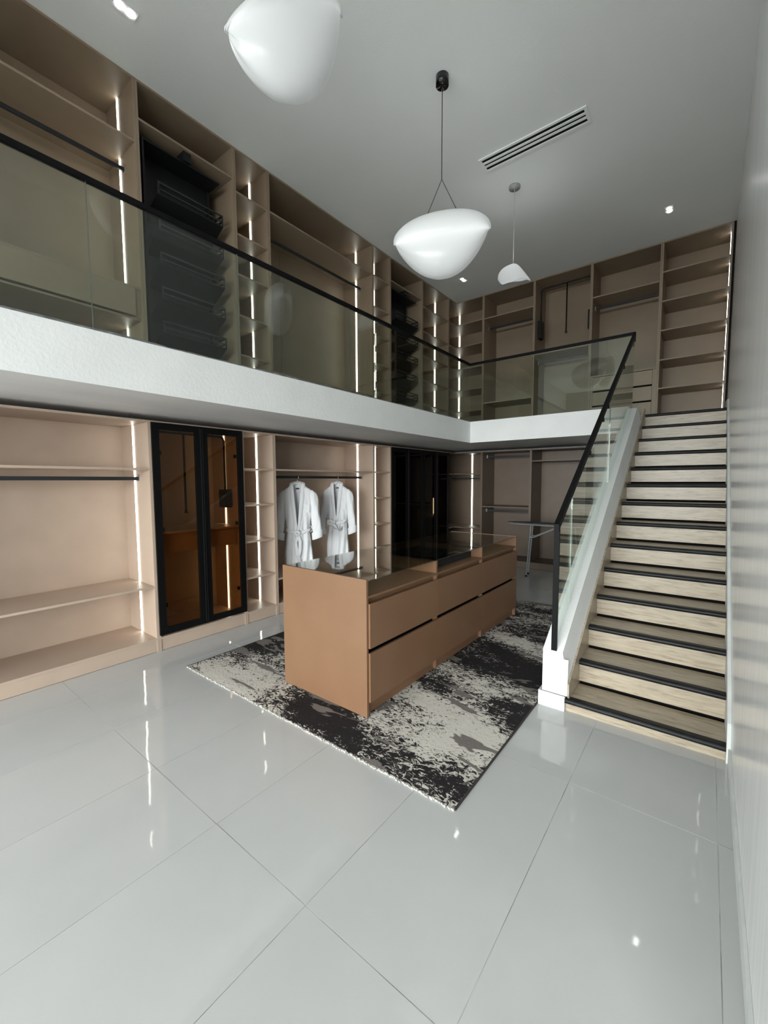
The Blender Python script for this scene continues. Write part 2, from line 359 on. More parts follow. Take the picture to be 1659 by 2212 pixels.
LOW, UPP = 'lower wardrobe units', 'upper wardrobe units'
zl0, zl1 = .0, 2.368
# lower run, left wall
uA = unit('wardrobe_unit', 'lower wide open wardrobe at the left edge with shelves and one rail', 'wardrobe', 'L', -.14, 1.891, zl0, zl1, .145, (1.893, .692), (1.79,), (.15, 2.34, .345), LOW)
uB = unit('glass_door_wardrobe', 'lower wardrobe closed by two black framed bronze glass doors', 'wardrobe', 'L', 1.891, 2.927, zl0, zl1, .145, (1.232,), (), (.15, 2.34, .345), LOW)
uC = unit('shelf_unit', 'lower narrow shelf unit between bronze glass doors and bathrobes', 'shelf unit', 'L', 2.927, 3.396, zl0, zl1, .145, (1.915, 1.472, 1.022, .57), (), (.15, 2.34, .345), LOW)
uD = unit('wardrobe_unit', 'lower open wardrobe in which two white bathrobes hang', 'wardrobe', 'L', 3.396, 5.428, zl0, zl1, .145, (1.915, .478), (1.816,), (.15, 2.34, .345), LOW)
uE = unit('shelf_unit', 'lower narrow lit shelf unit right of the bathrobes', 'shelf unit', 'L', 5.428, 5.9, zl0, zl1, .145, (1.918, 1.475, 1.025, .57), (), (.15, 2.34, .345), LOW)
uF = unit('dark_door_wardrobe', 'lower black glass door wardrobe next to lit narrow shelf unit', 'wardrobe', 'L', 5.9, 6.92, zl0, zl1, .145, (1.232,), (), None, LOW)
uG = unit('dark_door_wardrobe', 'lower black glass door wardrobe beside the back corner', 'wardrobe', 'L', 6.92, 7.948, zl0, zl1, .145, (1.03,), (), (1.035, 1.38, .345), LOW)
# lower run, back wall
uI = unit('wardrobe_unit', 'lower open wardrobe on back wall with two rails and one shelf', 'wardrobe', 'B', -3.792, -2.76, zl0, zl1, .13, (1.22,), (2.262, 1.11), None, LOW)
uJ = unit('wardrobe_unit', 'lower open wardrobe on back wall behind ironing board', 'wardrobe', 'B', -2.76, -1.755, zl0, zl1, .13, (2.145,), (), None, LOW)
# upper run, left wall
zu0, zu1 = 2.712, 5.553
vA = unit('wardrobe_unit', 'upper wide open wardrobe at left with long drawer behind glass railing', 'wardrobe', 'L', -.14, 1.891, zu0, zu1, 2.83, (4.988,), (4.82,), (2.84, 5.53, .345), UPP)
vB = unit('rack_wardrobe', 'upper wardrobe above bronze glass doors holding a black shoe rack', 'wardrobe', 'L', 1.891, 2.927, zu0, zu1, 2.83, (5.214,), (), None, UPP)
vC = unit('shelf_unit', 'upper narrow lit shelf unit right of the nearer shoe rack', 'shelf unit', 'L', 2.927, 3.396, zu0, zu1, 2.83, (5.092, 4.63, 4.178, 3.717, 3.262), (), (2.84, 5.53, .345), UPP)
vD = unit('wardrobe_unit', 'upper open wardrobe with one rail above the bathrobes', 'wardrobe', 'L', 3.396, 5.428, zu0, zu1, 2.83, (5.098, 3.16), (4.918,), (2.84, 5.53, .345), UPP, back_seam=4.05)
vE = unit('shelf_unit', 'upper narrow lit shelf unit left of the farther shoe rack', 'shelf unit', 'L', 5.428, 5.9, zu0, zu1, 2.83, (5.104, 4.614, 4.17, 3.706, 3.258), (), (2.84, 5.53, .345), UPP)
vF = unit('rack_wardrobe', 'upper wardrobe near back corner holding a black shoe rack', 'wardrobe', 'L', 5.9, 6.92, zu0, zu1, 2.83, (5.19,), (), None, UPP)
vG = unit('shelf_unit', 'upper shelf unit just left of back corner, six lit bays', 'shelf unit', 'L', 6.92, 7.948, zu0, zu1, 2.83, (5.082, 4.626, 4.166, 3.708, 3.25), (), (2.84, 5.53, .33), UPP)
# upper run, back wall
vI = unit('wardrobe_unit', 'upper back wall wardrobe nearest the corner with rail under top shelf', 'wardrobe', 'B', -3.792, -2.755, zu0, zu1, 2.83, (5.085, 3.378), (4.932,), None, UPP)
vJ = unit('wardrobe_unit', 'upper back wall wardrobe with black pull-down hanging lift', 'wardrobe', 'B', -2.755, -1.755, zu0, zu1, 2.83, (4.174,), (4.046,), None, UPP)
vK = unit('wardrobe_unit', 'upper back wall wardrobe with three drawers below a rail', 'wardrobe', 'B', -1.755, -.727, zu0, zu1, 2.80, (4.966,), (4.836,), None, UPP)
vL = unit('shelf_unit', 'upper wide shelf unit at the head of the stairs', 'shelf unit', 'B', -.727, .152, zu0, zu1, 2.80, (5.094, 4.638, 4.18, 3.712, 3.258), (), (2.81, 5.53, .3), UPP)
bm = BM(); box(bm, .1545, XR-.001, YB+.004, YB+.05, zu0, zu1); part('gap_shade_strip', bm, 'black', vL, label='black strip for the shaded gap')  # shade of the gap beside the wall, put in as a black strip
# corner units: L shaped shelves
def corner(label, z0, z1, bottom, shelves, led, group):
    u = thing('corner_shelf_unit', label, 'shelf unit', (XL-.3, YB+.3, z0), group)
    xb, yb, ya, xa = XL-DEP, YB+DEP, 7.9495, -3.7935
    part('side_panel', box(BM(), xb, XL, ya, ya+T, z0, z1), board_tone(z0, 'B'), u)
    part('side_panel', box(BM(), xa-T, xa, YB, yb, z0, z1), board_tone(z0, 'B'), u)
    bm = BM(); box(bm, xb, xb+.014, ya+T, yb, bottom, z1-T); part('back_panel', bm, board_tone(z0, 'B'), u)
    bm = BM(); box(bm, xb+.014, xa-T, yb-.014, yb, bottom, z1-T); part('back_panel', bm, board_tone(z0, 'B'), u)
    def Lp(z, t, name):
        pts = [(xb+.015, ya+T), (XL, ya+T), (XL, YB), (xa-T, YB), (xa-T, yb-.015), (xb+.015, yb-.015)]
        part(name, prism(BM(), pts, 'z', z-t, z), board_tone(z0, 'B'), u)
    Lp(z1, T, 'top_panel'); Lp(bottom, T, 'bottom_panel')
    for s in shelves: Lp(s, T, 'shelf')
    bm = BM(); box(bm, XL-.026, XL-.006, ya+T, YB, z0+.004, bottom-T); box(bm, XL-.006, xa-T, YB+.006, YB+.026, z0+.004, bottom-T); part('plinth', bm, board_tone(z0, 'B'), u)
    x, y, lo, hi = led
    bm = BM(); box(bm, x-.014, x+.014, y-.006, y, lo, hi); part('light_strip', bm, 'led', u, label='white LED light strip')
    return u
hU = corner('upper corner shelf unit with one bright light strip in the angle', zu0, zu1, 2.83, (5.088, 4.622, 4.156, 3.708, 3.252), (-4.66, 8.876, 2.84, 5.53), UPP)
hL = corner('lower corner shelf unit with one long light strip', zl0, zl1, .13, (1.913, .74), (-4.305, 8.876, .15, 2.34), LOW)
o = part('hanging_rail', box(BM(), XL-.2, -3.815, YB+.24, YB+.258, 1.79, 1.82), 'rail', hL)

# bent wire hook lying on top of the nearest lower wardrobe
bm = BM(); tube(bm, [(XL-.02, 1.70, zl1+.003), (XL-.02, 1.735, zl1+.032), (XL-.02, 1.77, zl1+.003)], .003, 6); part('wire_hook', bm, 'rail', uA)
# drawers and fittings
BL, BB = mk('L'), mk('B')
def drawer(parent, B, a0, a1, d, z0, z1, lip=False):
    dr = part('drawer', B(BM(), a0, a1, d, d+.02, z0, z1), board_tone(z0), parent)
    part('drawer_box', B(BM(), a0+.01, a1-.01, d+.02, .55, z0+.01, z1-.03), board_tone(z0), dr)
    return dr
part('shelf', BL(BM(), -.117, 1.868, .012, DEP-.02, 3.612, 3.633), 'upboard_shade', vA)
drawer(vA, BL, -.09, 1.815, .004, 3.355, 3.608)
part('filler_panel', BL(BM(), 1.818, 1.868, .02, .04, 3.34, 3.611), 'upboard_shade', vA)
part('drawer_base', BL(BM(), -.117, 1.868, .03, DEP-.02, 3.325, 3.343), 'upboard_shade', vA)
drawer(uB, BL, 1.96, 2.862, .085, 1.0, 1.207)
part('filler_panel', BL(BM(), 2.864, 2.904, .1, .12, .985, 1.21), 'board', uB)
part('filler_panel', BL(BM(), 1.914, 1.958, .1, .12, .985, 1.21), 'board', uB)
drawer(uF, BL, 5.95, 6.87, .085, .99, 1.205)
# drawer block, upper back wall
part('drawer_top', BB(BM(), -1.733, -.749, .0, DEP-.02, 3.575, 3.598), 'upboard_shade', vK)
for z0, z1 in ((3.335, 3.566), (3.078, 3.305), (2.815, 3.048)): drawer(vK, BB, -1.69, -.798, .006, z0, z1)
part('filler_panel', BB(BM(), -.795, -.749, .012, .032, 2.80, 3.574), 'upboard_shade', vK)
part('filler_panel', BB(BM(), -1.733, -1.693, .012, .032, 2.80, 3.574), 'upboard_shade', vK)
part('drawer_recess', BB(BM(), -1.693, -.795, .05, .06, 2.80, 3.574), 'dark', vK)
# pull-down hanging lifts
def lift(parent, plane, a0, a1, d, ztop, zbox0, zbox1, pole_a, zpole):
    def pt(a, z, dd=0): return (XL-d-dd, a, z) if plane == 'L' else (a, YB+d+dd, z)
    bm = BM(); tube(bm, [pt(a0+.03, zbox1), pt(a0+.03, ztop-.05), pt(a0+.045, ztop-.012), pt(a0+.08, ztop), pt(a1-.08, ztop), pt(a1-.045, ztop-.012), pt(a1-.03, ztop-.05), pt(a1-.03, zbox1)], .013, 10)
    f = part('lift_frame', bm, 'rack', parent, True, label='black tubular hanging lift')
    for a in (a0, a1-.06):
        B = mk(plane); part('lift_motor', B(BM(), a, a+.06, d-.09, d+.09, zbox0, zbox1), 'rack', f)
    bm = BM(); tube(bm, [pt(pole_a, ztop), pt(pole_a, zpole+.03), pt(pole_a, zpole+.01), pt(pole_a, zpole)], [.012, .012, .024, .026], 12); part('pull_rod', bm, 'rack', f, True)
lift(vJ, 'B', -2.73, -1.78, .25, 5.45, 4.51, 4.835, -2.232, 4.535)
lift(uB, 'L', 1.93, 2.885, .27, 2.295, 1.44, 1.66, 2.36, 1.40)
lift(uG, 'L', 6.96, 7.91, .27, 2.29, 1.4, 1.66, 7.43, 1.42)
# doors
def door(parent, a0, a1, z0, z1, gmat, fw, handle_side):
    bm = BM(); d0, d1 = -.024, -.002
    BL(bm, a0, a0+fw, d0, d1, z0, z1); BL(bm, a1-fw, a1, d0, d1, z0, z1); BL(bm, a0+fw, a1-fw, d0, d1, z0, z0+fw); BL(bm, a0+fw, a1-fw, d0, d1, z1-fw, z1)
    dr = part('door', bm, 'black', parent, label='black framed glass door')
    part('pane', BL(BM(), a0+fw-.004, a1-fw+.004, -.015, -.010, z0+fw-.004, z1-fw+.004), gmat, dr, label='bronze tinted pane')
    h = a1-.012 if handle_side > 0 else a0+.002
    part('edge_handle', BL(BM(), h, h+.010, -.032, -.024, z0+.02, z1-.02), 'rack', dr)
    for z in (z0+.3, (z0+z1)/2, z1-.3):
        a = a0+fw+.004 if handle_side > 0 else a1-fw-.024
        part('hinge', BL(BM(), a, a+.02, -.001, .03, z-.02, z+.02), 'rack', dr)
door(uB, 1.896, 2.405, .168, 2.352, 'brown', .07, 1); door(uB, 2.411, 2.922, .168, 2.352, 'brown', .07, -1)
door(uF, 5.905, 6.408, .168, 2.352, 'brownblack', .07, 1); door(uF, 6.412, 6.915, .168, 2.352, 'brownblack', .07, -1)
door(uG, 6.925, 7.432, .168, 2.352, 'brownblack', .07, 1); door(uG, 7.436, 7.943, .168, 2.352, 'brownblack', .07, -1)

# black revolving shoe racks
def shoe_rack(label, a0, a1):
    u = thing('shoe_rack', label, 'shoe rack', (XL-.3, (a0+a1)/2, 2.832), 'black revolving shoe racks')
    part('side_frame', BL(BM(), a0, a0+.018, .05, .52, 2.87, 5.10), 'rack', u)
    part('back_plate', BL(BM(), a0+.018, a1-.05, .30, .315, 2.87, 5.10), 'rack', u)
    part('top_plate', BL(BM(), a0+.018, a1-.02, .06, .52, 5.085, 5.10), 'rack', u)
    part('base_plate', BL(BM(), a0, a1-.02, .10, .5, 2.855, 2.87), 'rack', u)
    part('pivot', cyl(BM(), XL-.3, (a0+a1)/2, 2.832, 2.855, .06), 'rack', u)
    part('pole', BL(BM(), a1-.05, a1-.02, .28, .32, 2.87, 5.085), 'rack', u)
    part('latch', BL(BM(), (a0+a1)/2-.02, (a0+a1)/2+.06, .03, .2, 5.1, 5.19), 'rack', u)
    for k in range(6):
        z = 4.735 - .335*k
        bm = BM(); prism(bm, [(XL-.012, z-.125), (XL-.012, z-.112), (XL-.3, z-.262), (XL-.3, z-.275)], 'y', a0+.11, a1-.02)
        t = part('tray', bm, 'rack', u)
        bm = BM(); BL(bm, a0+.12, a1-.02, .012, .022, z-.016, z)
        for a in (a0+.12, a1-.035): BL(bm, a, a+.015, .012, .022, z-.112, z-.016)
        BL(bm, a0+.12, a1-.02, .012, .022, z-.075, z-.062); part('tray_rail', bm, 'rail', t)
        bm = BM(); BL(bm, a1-.035, a1-.02, .022, .16, z-.016, z); BL(bm, a1-.035, a1-.02, .022, .16, z-.075, z-.062); part('side_rail', bm, 'rack', t)
shoe_rack('black shoe rack in upper wardrobe above the bronze doors', 1.955, 2.80)
shoe_rack('black shoe rack in upper wardrobe near the back corner', 5.96, 6.80)

# ------------------------------------------------------------------ island
ix0, ix1, iy0, iy1, ib, it = -2.84, -1.905, 2.243, 5.225, .0148, 1.04
isl = thing('island_cabinet', 'tan island cabinet with glass top and six drawers standing on rug', 'cabinet', ((ix0+ix1)/2, (iy0+iy1)/2, ib))
part('end_panel', box(BM(), ix0, ix1, iy0, iy0+.02, ib, it+.004), 'island', isl)
part('end_panel', box(BM(), ix0, ix1, iy1-.02, iy1, ib, it+.004), 'island', isl)
part('glass_top', box(BM(), ix0+.004, ix1-.003, iy0+.0205, iy1-.0205, it-.008, it), 'tabletop', isl, label='grey tinted glass top')
part('rear_panel', box(BM(), ix0+.002, ix0+.02, iy0+.021, iy1-.021, ib+.1, it-.0085), 'island', isl)
part('plinth', box(BM(), ix0+.06, ix1-.035, iy0+.021, iy1-.021, ib, .12), 'island', isl)
part('tray_floor', box(BM(), ix0+.021, ix1-.004, iy0+.021, iy1-.021, .902, .918), 'island', isl)
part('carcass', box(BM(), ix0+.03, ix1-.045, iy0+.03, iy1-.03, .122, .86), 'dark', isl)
div = [iy0+.02, 3.238, 4.205, iy1-.02]
for y in div[1:3]:
    bm = BM(); box(bm, ix0+.021, ix1-.004, y-.012, y+.012, .9185, it-.0085); part('divider', bm, 'island', isl)
    bm = BM(); box(bm, ix1-.044, ix1-.004, y-.012, y+.012, .03, .9015); part('divider', bm, 'island', isl)
part('recess_back', box(BM(), ix1-.044, ix1-.036, iy0+.021, iy1-.021, .70, .9015), 'island', isl)
for y0, y1 in zip(div, div[1:]):
    a0 = y0 + (.002 if y0 == div[0] else .0025); a1 = y1 - (.002 if y1 == div[3] else .0025)
    for z0, z1 in ((.532, .864), (.125, .497)):
        d = part('drawer', box(BM(), ix1-.003, ix1+.015, a0, a1, z0, z1), 'island', isl)
        part('drawer_side', box(BM(), ix1-.034, ix1-.003, a0+.03, a1-.03, z0+.02, z1-.04), 'island', d)
# black felt organiser under the glass in the middle bay
bm = BM(); box(bm, ix0+.1, ix1-.13, div[1]+.02, div[2]-.02, .919, .924)
o = part('felt_organiser', bm, 'blackmatte', isl, label='black felt jewellery organiser')
bm = BM()
for k in range(5): y = div[1]+.025 + (div[2]-div[1]-.05)*k/4; box(bm, ix0+.1, ix1-.13, y-.004, y+.004, .924, .975)
for k in range(5): x = ix0+.1 + (ix1-ix0-.23)*k/4; box(bm, x-.004, x+.004, div[1]+.03, div[2]-.03, .924, .972)
part('felt_divider', bm, 'blackmatte', o)

# ------------------------------------------------------------------ rug
rx0, rx1, ry0, ry1 = -3.83, -.99, 1.88, 5.96
rug = thing('rug', 'black grey and cream abstract rug lying under the island', 'rug', ((rx0+rx1)/2, (ry0+ry1)/2, 0))
bm = BM(); N1, N2 = 60, 90; G = []
for i in range(N1+1):
    row = []
    for j in range(N2+1):
        x = rx0+(rx1-rx0)*i/N1; y = ry0+(ry1-ry0)*j/N2
        e = i in (0, N1) or j in (0, N2)
        row.append(bm.verts.new((x, y, .0095 if e else .012+.0018*noise.noise((x*9, y*9, 0)))))
    G.append(row)
for i in range(N1):
    for j in range(N2): bm.faces.new((G[i][j], G[i+1][j], G[i+1][j+1], G[i][j+1]))
part('pile', bm, 'rug', rug, True)
for xb in (rx1-.001, rx0+.001): part('side_binding', box(BM(), xb-.005, xb+.005, ry0, ry1, .0008, .011), 'binding', rug, label='dark brown edge binding')
bm = BM()
for k in range(230):
    x = rx0 + (rx1-rx0)*(k+.5)/230; a = random.uniform(-.004, .004); d = random.uniform(.004, .014)
    for y, s in ((ry0, -1), (ry1, 1)): box(bm, x+a-.006, x+a+.006, y-s*.004, y+s*d, .0008, random.uniform(.006, .012))
part('fringe', bm, 'fringe', rug, kind='stuff', label='short cream fringe')

# ------------------------------------------------------------------ staircase
SX0, SX1 = -.762, .158
R0, RZ, RY = .100, .2007, .306
Y0 = 3.25
st = thing('staircase', 'travertine staircase with black nosings along right wall', 'staircase', (-.3, Y0, 0))
for i in range(14):
    z = R0 + RZ*i; y = Y0 + RY*i
    zb = 0.0005 if i == 0 else z - RZ + .025
    xl = SX0 if i else -.788
    part('riser', box(BM(), xl, SX1, y+.012, y+.03, zb, z-.038), 'trav', st)
    if i < 13:
        part('tread', box(BM(), SX0, SX1, y+.051, y+RY+.013, z-.03, z), 'trav', st)
    bm = BM(); prof = []
    for k in range(9):
        a = PI/2 + PI*k/8; prof.append((y+.006+.017*math.cos(a), z-.019+.0195*math.sin(a)))
    prof = [(y+.05, z+.0005)] + prof + [(y+.05, z-.0385)]
    prism(bm, prof, 'x', xl-(.004 if i == 0 else 0), SX1); part('nosing', bm, 'nosing', st, label='black stone nosing')
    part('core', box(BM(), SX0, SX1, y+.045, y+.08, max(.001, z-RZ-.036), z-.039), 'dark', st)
# side wall (stringer) of the stairs
def zt(y): return .447 + .652*(y-3.25)
bm = BM()
prism(bm, [(Y0, .125), (Y0, zt(Y0)), (YF-.013, zt(YF-.013)), (YF-.013, .001), (Y0+.04, .001), (Y0+.04, .125)], 'x', -.96, -.815)
struct_st = part('stringer_wall', bm, 'wall', st)
# slanting shoulder on the inner side, widening to the ledge below
bm = BM()
def sec(y): return [(-.815, zt(y)), (-.782, zt(y)-.20), (-.776, zt(y)-.225), (-.776, zt(y)-.33), (-.815, zt(y)-.33)]
ys_ = [Y0+.0, Y0+.03, 4.0, 5.0, 6.0, 6.86]
prev = None
for y in ys_:
    zoff = zt(y); s = sec(y)
    if y > YF-.013: s = [(x, min(z, 2.93)) for x, z in s]
    r = [bm.verts.new((x, y, max(z, .13))) for x, z in s]
    if prev:
        for k in range(5): bm.faces.new((prev[k], prev[(k+1) % 5], r[(k+1) % 5], r[k]))
    else: bm.faces.new(r)
    prev = r
bm.faces.new(prev[::-1]); bmesh.ops.recalc_face_normals(bm, faces=bm.faces)
part('stringer_shoulder', bm, 'wall', st)
bm = BM(); prism(bm, [(Y0, .125), (Y0, .40), (Y0-.008, .37), (Y0-.014, .125)], 'x', -.955, -.772); part('stringer_face', bm, 'wall', st)
bm = BM(); box(bm, -.984, -.789, Y0-.018, Y0+.04, .001, .118); box(bm, -.984, -.9605, Y0+.04, YF-.02, .001, .118); part('stone_plinth', bm, 'stone', st, label='white stone plinth block')
bm = BM(); prism(bm, [(Y0-.002, .124), (Y0-.002, .215), (7.2, .215+.652*(7.2-Y0)), (7.2, 2.3), (3.6, .03), (3.3, .05)], 'x', -.776, -.7625); part('side_skirting', bm, 'trav', st)
# stone string against the right wall
bm = BM(); prism(bm, [(Y0-.02, .001), (Y0-.02, .14), (Y0+.03, .235), (7.22, .235+.656*(7.19-Y0)), (8.2, 2.93), (8.2, 2.711), (7.3, 2.5), (3.6, .001)], 'x', .159, XR-.0008); part('wall_string', bm, 'stone', st, label='white stone string on the wall')

# ------------------------------------------------------------------ railings
br = thing('balcony_railing', 'frameless glass balcony railing with black handrail on mezzanine edge', 'railing', (XF-.03, YF, ZCURB))
gx, gy = XF-.03, YF+.03
sy = [-2.6, -1.3, -.05, 1.105, 2.243, 3.70, 5.25, gy-.006]
for y0, y1 in zip(sy, sy[1:]): part('glass_panel', box(BM(), gx-.006, gx+.006, y0+.004, y1-.004, ZCURB-.04, ZRAIL-.02), 'glass', br)
for y in sy[1:-1]: part('joint_strip', box(BM(), gx-.005, gx+.005, y-.002, y+.002, ZCURB+.01, ZRAIL-.038), 'joint', br)
sx = [gx+.008, -2.27, -.888]
for x0, x1 in zip(sx, sx[1:]): part('glass_panel', box(BM(), x0+.004, x1-.004, gy-.006, gy+.006, ZCURB-.04, ZRAIL-.02), 'glass', br)
bm = BM(); box(bm, gx-.017, gx+.017, -2.6, gy+.017, ZRAIL-.038, ZRAIL); box(bm, gx+.017, -.872, gy-.017, gy+.017, ZRAIL-.038, ZRAIL); part('handrail', bm, 'black', br)
bm = BM(); box(bm, -.889, -.872, gy-.014, gy+.014, ZRAIL-.13, ZRAIL-.038); part('end_cap', bm, 'black', br)
sr = thing('stair_railing', 'frameless glass stair railing with sloping black handrail', 'railing', (-.88, 3.17, .5))
def rz(y): return 1.372 + (3.80-1.372)/(6.81-3.155)*(y-3.155)
xg = -.88
for y0, y1 in ((3.27, 3.668), (3.676, 5.20), (5.208, 6.785)):
    bm = BM(); prism(bm, [(y0, zt(y0)-.004), (y1, zt(y1)-.004), (y1, rz(y1)-.03), (y0, rz(y0)-.03)], 'x', xg-.006, xg+.006); part('glass_panel', bm, 'glass', sr)
for y in (3.672, 5.204):
    bm = BM(); box(bm, xg-.005, xg+.005, y-.003, y+.003, zt(y)+.003, rz(y)-.06); part('joint_strip', bm, 'clearjoint' if y < 4 else 'joint', sr)
bm = BM(); prism(bm, [(3.235, rz(3.235)), (6.775, rz(6.775)), (6.775, rz(6.775)-.055), (3.235, rz(3.235)-.055)], 'x', xg-.018, xg+.018); part('handrail', bm, 'black', sr)
bm = BM(); box(bm, xg-.02, xg+.02, 3.251, 3.269, zt(3.26)-.004, rz(3.26)-.05); part('end_post', bm, 'black', sr, label='dark end post')
for y in (4.2, 4.75, 5.0, 5.9):
    bm = BM(); box(bm, xg-.022, xg+.022, y-.03, y+.03, rz(y)-.085, rz(y)-.045); part('clamp', bm, 'black', sr)

# ------------------------------------------------------------------ bathrobes and hangers
def robe(label, hook, U, F, hw_scale, zbelt, tie):
    U = Vector(U).normalized(); F = Vector(F).normalized(); Z = Vector((0, 0, 1))
    top = Vector((hook[0], hook[1], 1.735))
    W = lambda u, f, z: top + U*u*hw_scale + F*f + Z*z
    rb = thing('bathrobe', label, 'bathrobe', tuple(top), 'hanging white bathrobes')
    # half width and half depth by height
    prof = [(.0, .075, .045), (-.03, .09, .05), (-.06, .135, .055), (-.10, .19, .06), (-.15, .212, .065), (-.22, .216, .07), (-.32, .215, .078), (-.45, .192, .082), (-.58, .176, .083), (zbelt, .160, .078), (zbelt-.06, .170, .084), (-.85, .185, .09), (-1.0, .2, .095), (-1.12, .207, .098), (-1.235, .214, .10)]
    def samp(z):
        for (z0, a0, b0), (z1, a1, b1) in zip(prof, prof[1:]):
            if z <= z0 and z >= z1:
                t = (z0-z)/(z0-z1+1e-9); t = t*t*(3-2*t); return a0+(a1-a0)*t, b0+(b1-b0)*t
        return prof[-1][1:]
    R, S = 72, 96; G = []; bm = BM()
    for i in range(R+1):
        z = -1.235*i/R; hwid, hd = samp(z); row = []
        for k in range(S):
            a = 2*PI*k/S; c, s = math.cos(a), math.sin(a)
            u = hwid*math.copysign(abs(c)**.8, c); f = hd*math.copysign(abs(s)**.75, s)
            fold = max(0, -z-.1)/1.1
            near = math.exp(-((z-zbelt)/.10)**2)
            am = .016*fold + .012*near
            f += am*math.sin(u*78 + 2.2*math.sin(z*3+u*6)) + .008*fold*math.sin(u*31+z*5)
            u += .004*fold*math.sin(z*16+a*3)
            row.append(bm.verts.new(W(u, f, z)))
        G.append(row)
    def vw(z): return .012 + .066*(1-((-z)/(-zbelt-.03))**1.3) if z > zbelt+.03 else 0
    for i in range(R):
        z = -1.235*(i+.5)/R; hwid, hd = samp(z)
        for k in range(S):
            a = 2*PI*(k+.5)/S; u = hwid*math.copysign(abs(math.cos(a))**.8, math.cos(a))
            if math.sin(a) > 0 and abs(u) < vw(z): continue
            bm.faces.new((G[i][k], G[i][(k+1) % S], G[i+1][(k+1) % S], G[i+1][k]))
    bmesh.ops.recalc_face_normals(bm, faces=bm.faces)
    part('body', bm, 'robe', rb, True)
    # shawl collar
    for s in (-1, 1):
        pts, hws, sides = [], [], []
        for t in range(19):
            q = t/18
            if q < .25:
                e = q/.25; u = s*(.0+.084*math.sin(e*PI/2)); f = -.05+.06*e*e+.02*e; z = .015-.03*e
            else:
                e = (q-.25)/.75; u = s*(.084-.070*e**1.25); f = .03+.075*min(1, e*2.2)-.0*e; z = -.015-(-.015-(zbelt+.02))*e
                hd = samp(min(0, z))[1]; f = min(f, hd+.012)
                f = hd+.006 if e > .3 else f
            pts.append(W(u, f, z)); hws.append(.022+.012*math.sin(PI*min(1, q*1.1))); sides.append(U*(1.0) + F*(-s*.35))
        bm = BM(); tube(bm, pts, 0, 10, (hws, .013, sides)); part('collar', bm, 'robe', rb, True)
    # sleeves
    for s in (-1, 1):
        pth = [(.165, 0, -.105), (.20, .0, -.16), (.228, .006, -.28), (.246, .015, -.42), (.260, .022, -.56), (.270, .028, -.70), (.276, .03, -.80)]
        rad = [.048, .064, .069, .064, .062, .066, .072]
        bm = BM(); rings = []
        P = [Vector(p) for p in pth]
        Q = []
        for i in range(len(P)-1):
            for e in (0, .25, .5, .75): Q.append((P[i].lerp(P[i+1], e), rad[i]+(rad[i+1]-rad[i])*e))
        Q.append((P[-1], rad[-1]))
        for i, (p, r) in enumerate(Q):
            ring = []
            for k in range(28):
                a = 2*PI*k/28; wob = 1+.10*math.sin(a*3+i*.35)*min(1, i/6) + .05*math.sin(a*5-i*.8)
                tilt = -s*.0
                ring.append(bm.verts.new(W(s*(p.x+r*math.cos(a)*wob), p.y+r*.72*math.sin(a)*wob, p.z + .32*r*math.cos(a)*min(1, i/8.)*(1 if True else 0))))
            rings.append(ring)
        for a_, b_ in zip(rings, rings[1:]):
            for k in range(28): bm.faces.new((a_[k], a_[(k+1) % 28], b_[(k+1) % 28], b_[k]))
        bm.faces.new(rings[0])
        bmesh.ops.recalc_face_normals(bm, faces=bm.faces)
        sl_ = part('sleeve', bm, 'robe', rb, True)
        bm = BM(); rr = []
        for i, (zc, sc_) in enumerate(((-.70, 1.07), (-.705, 1.13), (-.80, 1.12), (-.808, 1.06), (-.80, .98))):
            p = P[-1].lerp(P[-2], max(0, (zc+.80)/.10)); r = .070*sc_; ring = []
            for k in range(28):
                a = 2*PI*k/28; ring.append(bm.verts.new(W(s*(p.x+r*math.cos(a)), p.y+r*.74*math.sin(a), zc+.32*r*math.cos(a))))
            rr.append(ring)
        for a_, b_ in zip(rr, rr[1:]):
            for k in range(28): bm.faces.new((a_[k], a_[(k+1) % 28], b_[(k+1) % 28], b_[k]))
        bmesh.ops.recalc_face_normals(bm, faces=bm.faces); part('cuff', bm, 'robe', sl_, True)
    # belt, loops, knot and tails
    pts = []
    hb, db = samp(zbelt)
    for k in range(37):
        a = -PI/2 + 2*PI*k/36; c, s_ = math.cos(a), math.sin(a)
        pts.append(W((hb+.012)*math.copysign(abs(c)**.8, c), (db+.016)*math.copysign(abs(s_)**.75, s_), zbelt + .045*abs(c)**1.2 - .02))
    bm = BM(); tube(bm, pts, 0, 8, (.024, .006, Z)); belt = part('belt', bm, 'robe', rb, True)
    kn = [W(tie+.03*math.cos(t), db+.035+.012*math.sin(2*t), zbelt-.02+.028*math.sin(t)) for t in [2*PI*i/14 for i in range(14)]]
    bm = BM(); tube(bm, kn, .02, 8); part('knot', bm, 'robe', belt, True)
    if tie == 0:
        tails = [[(.0, db+.03, zbelt-.03), (-.03, db+.04, zbelt-.15), (-.012, db+.035, zbelt-.30), (.03, db+.035, zbelt-.44)], [(.0, db+.03, zbelt-.03), (.035, db+.04, zbelt-.14), (.03, db+.04, zbelt-.26), (.012, db+.036, zbelt-.36)]]
    else:
        tails = [[(tie, db+.035, zbelt-.02), (tie-.06, db+.05, zbelt+.03), (tie-.10, db+.045, zbelt+.05), (tie-.09, db+.05, zbelt-.02), (tie-.02, db+.055, zbelt-.05)], [(tie, db+.04, zbelt-.03), (tie+.05, db+.055, zbelt-.09), (tie+.12, db+.05, zbelt-.13), (tie+.14, db+.04, zbelt-.07)]]
    for tl in tails:
        bm = BM(); tube(bm, [W(*p) for p in tl], 0, 8, (.026, .007, U)); part('belt_tail', bm, 'robe', belt, True)
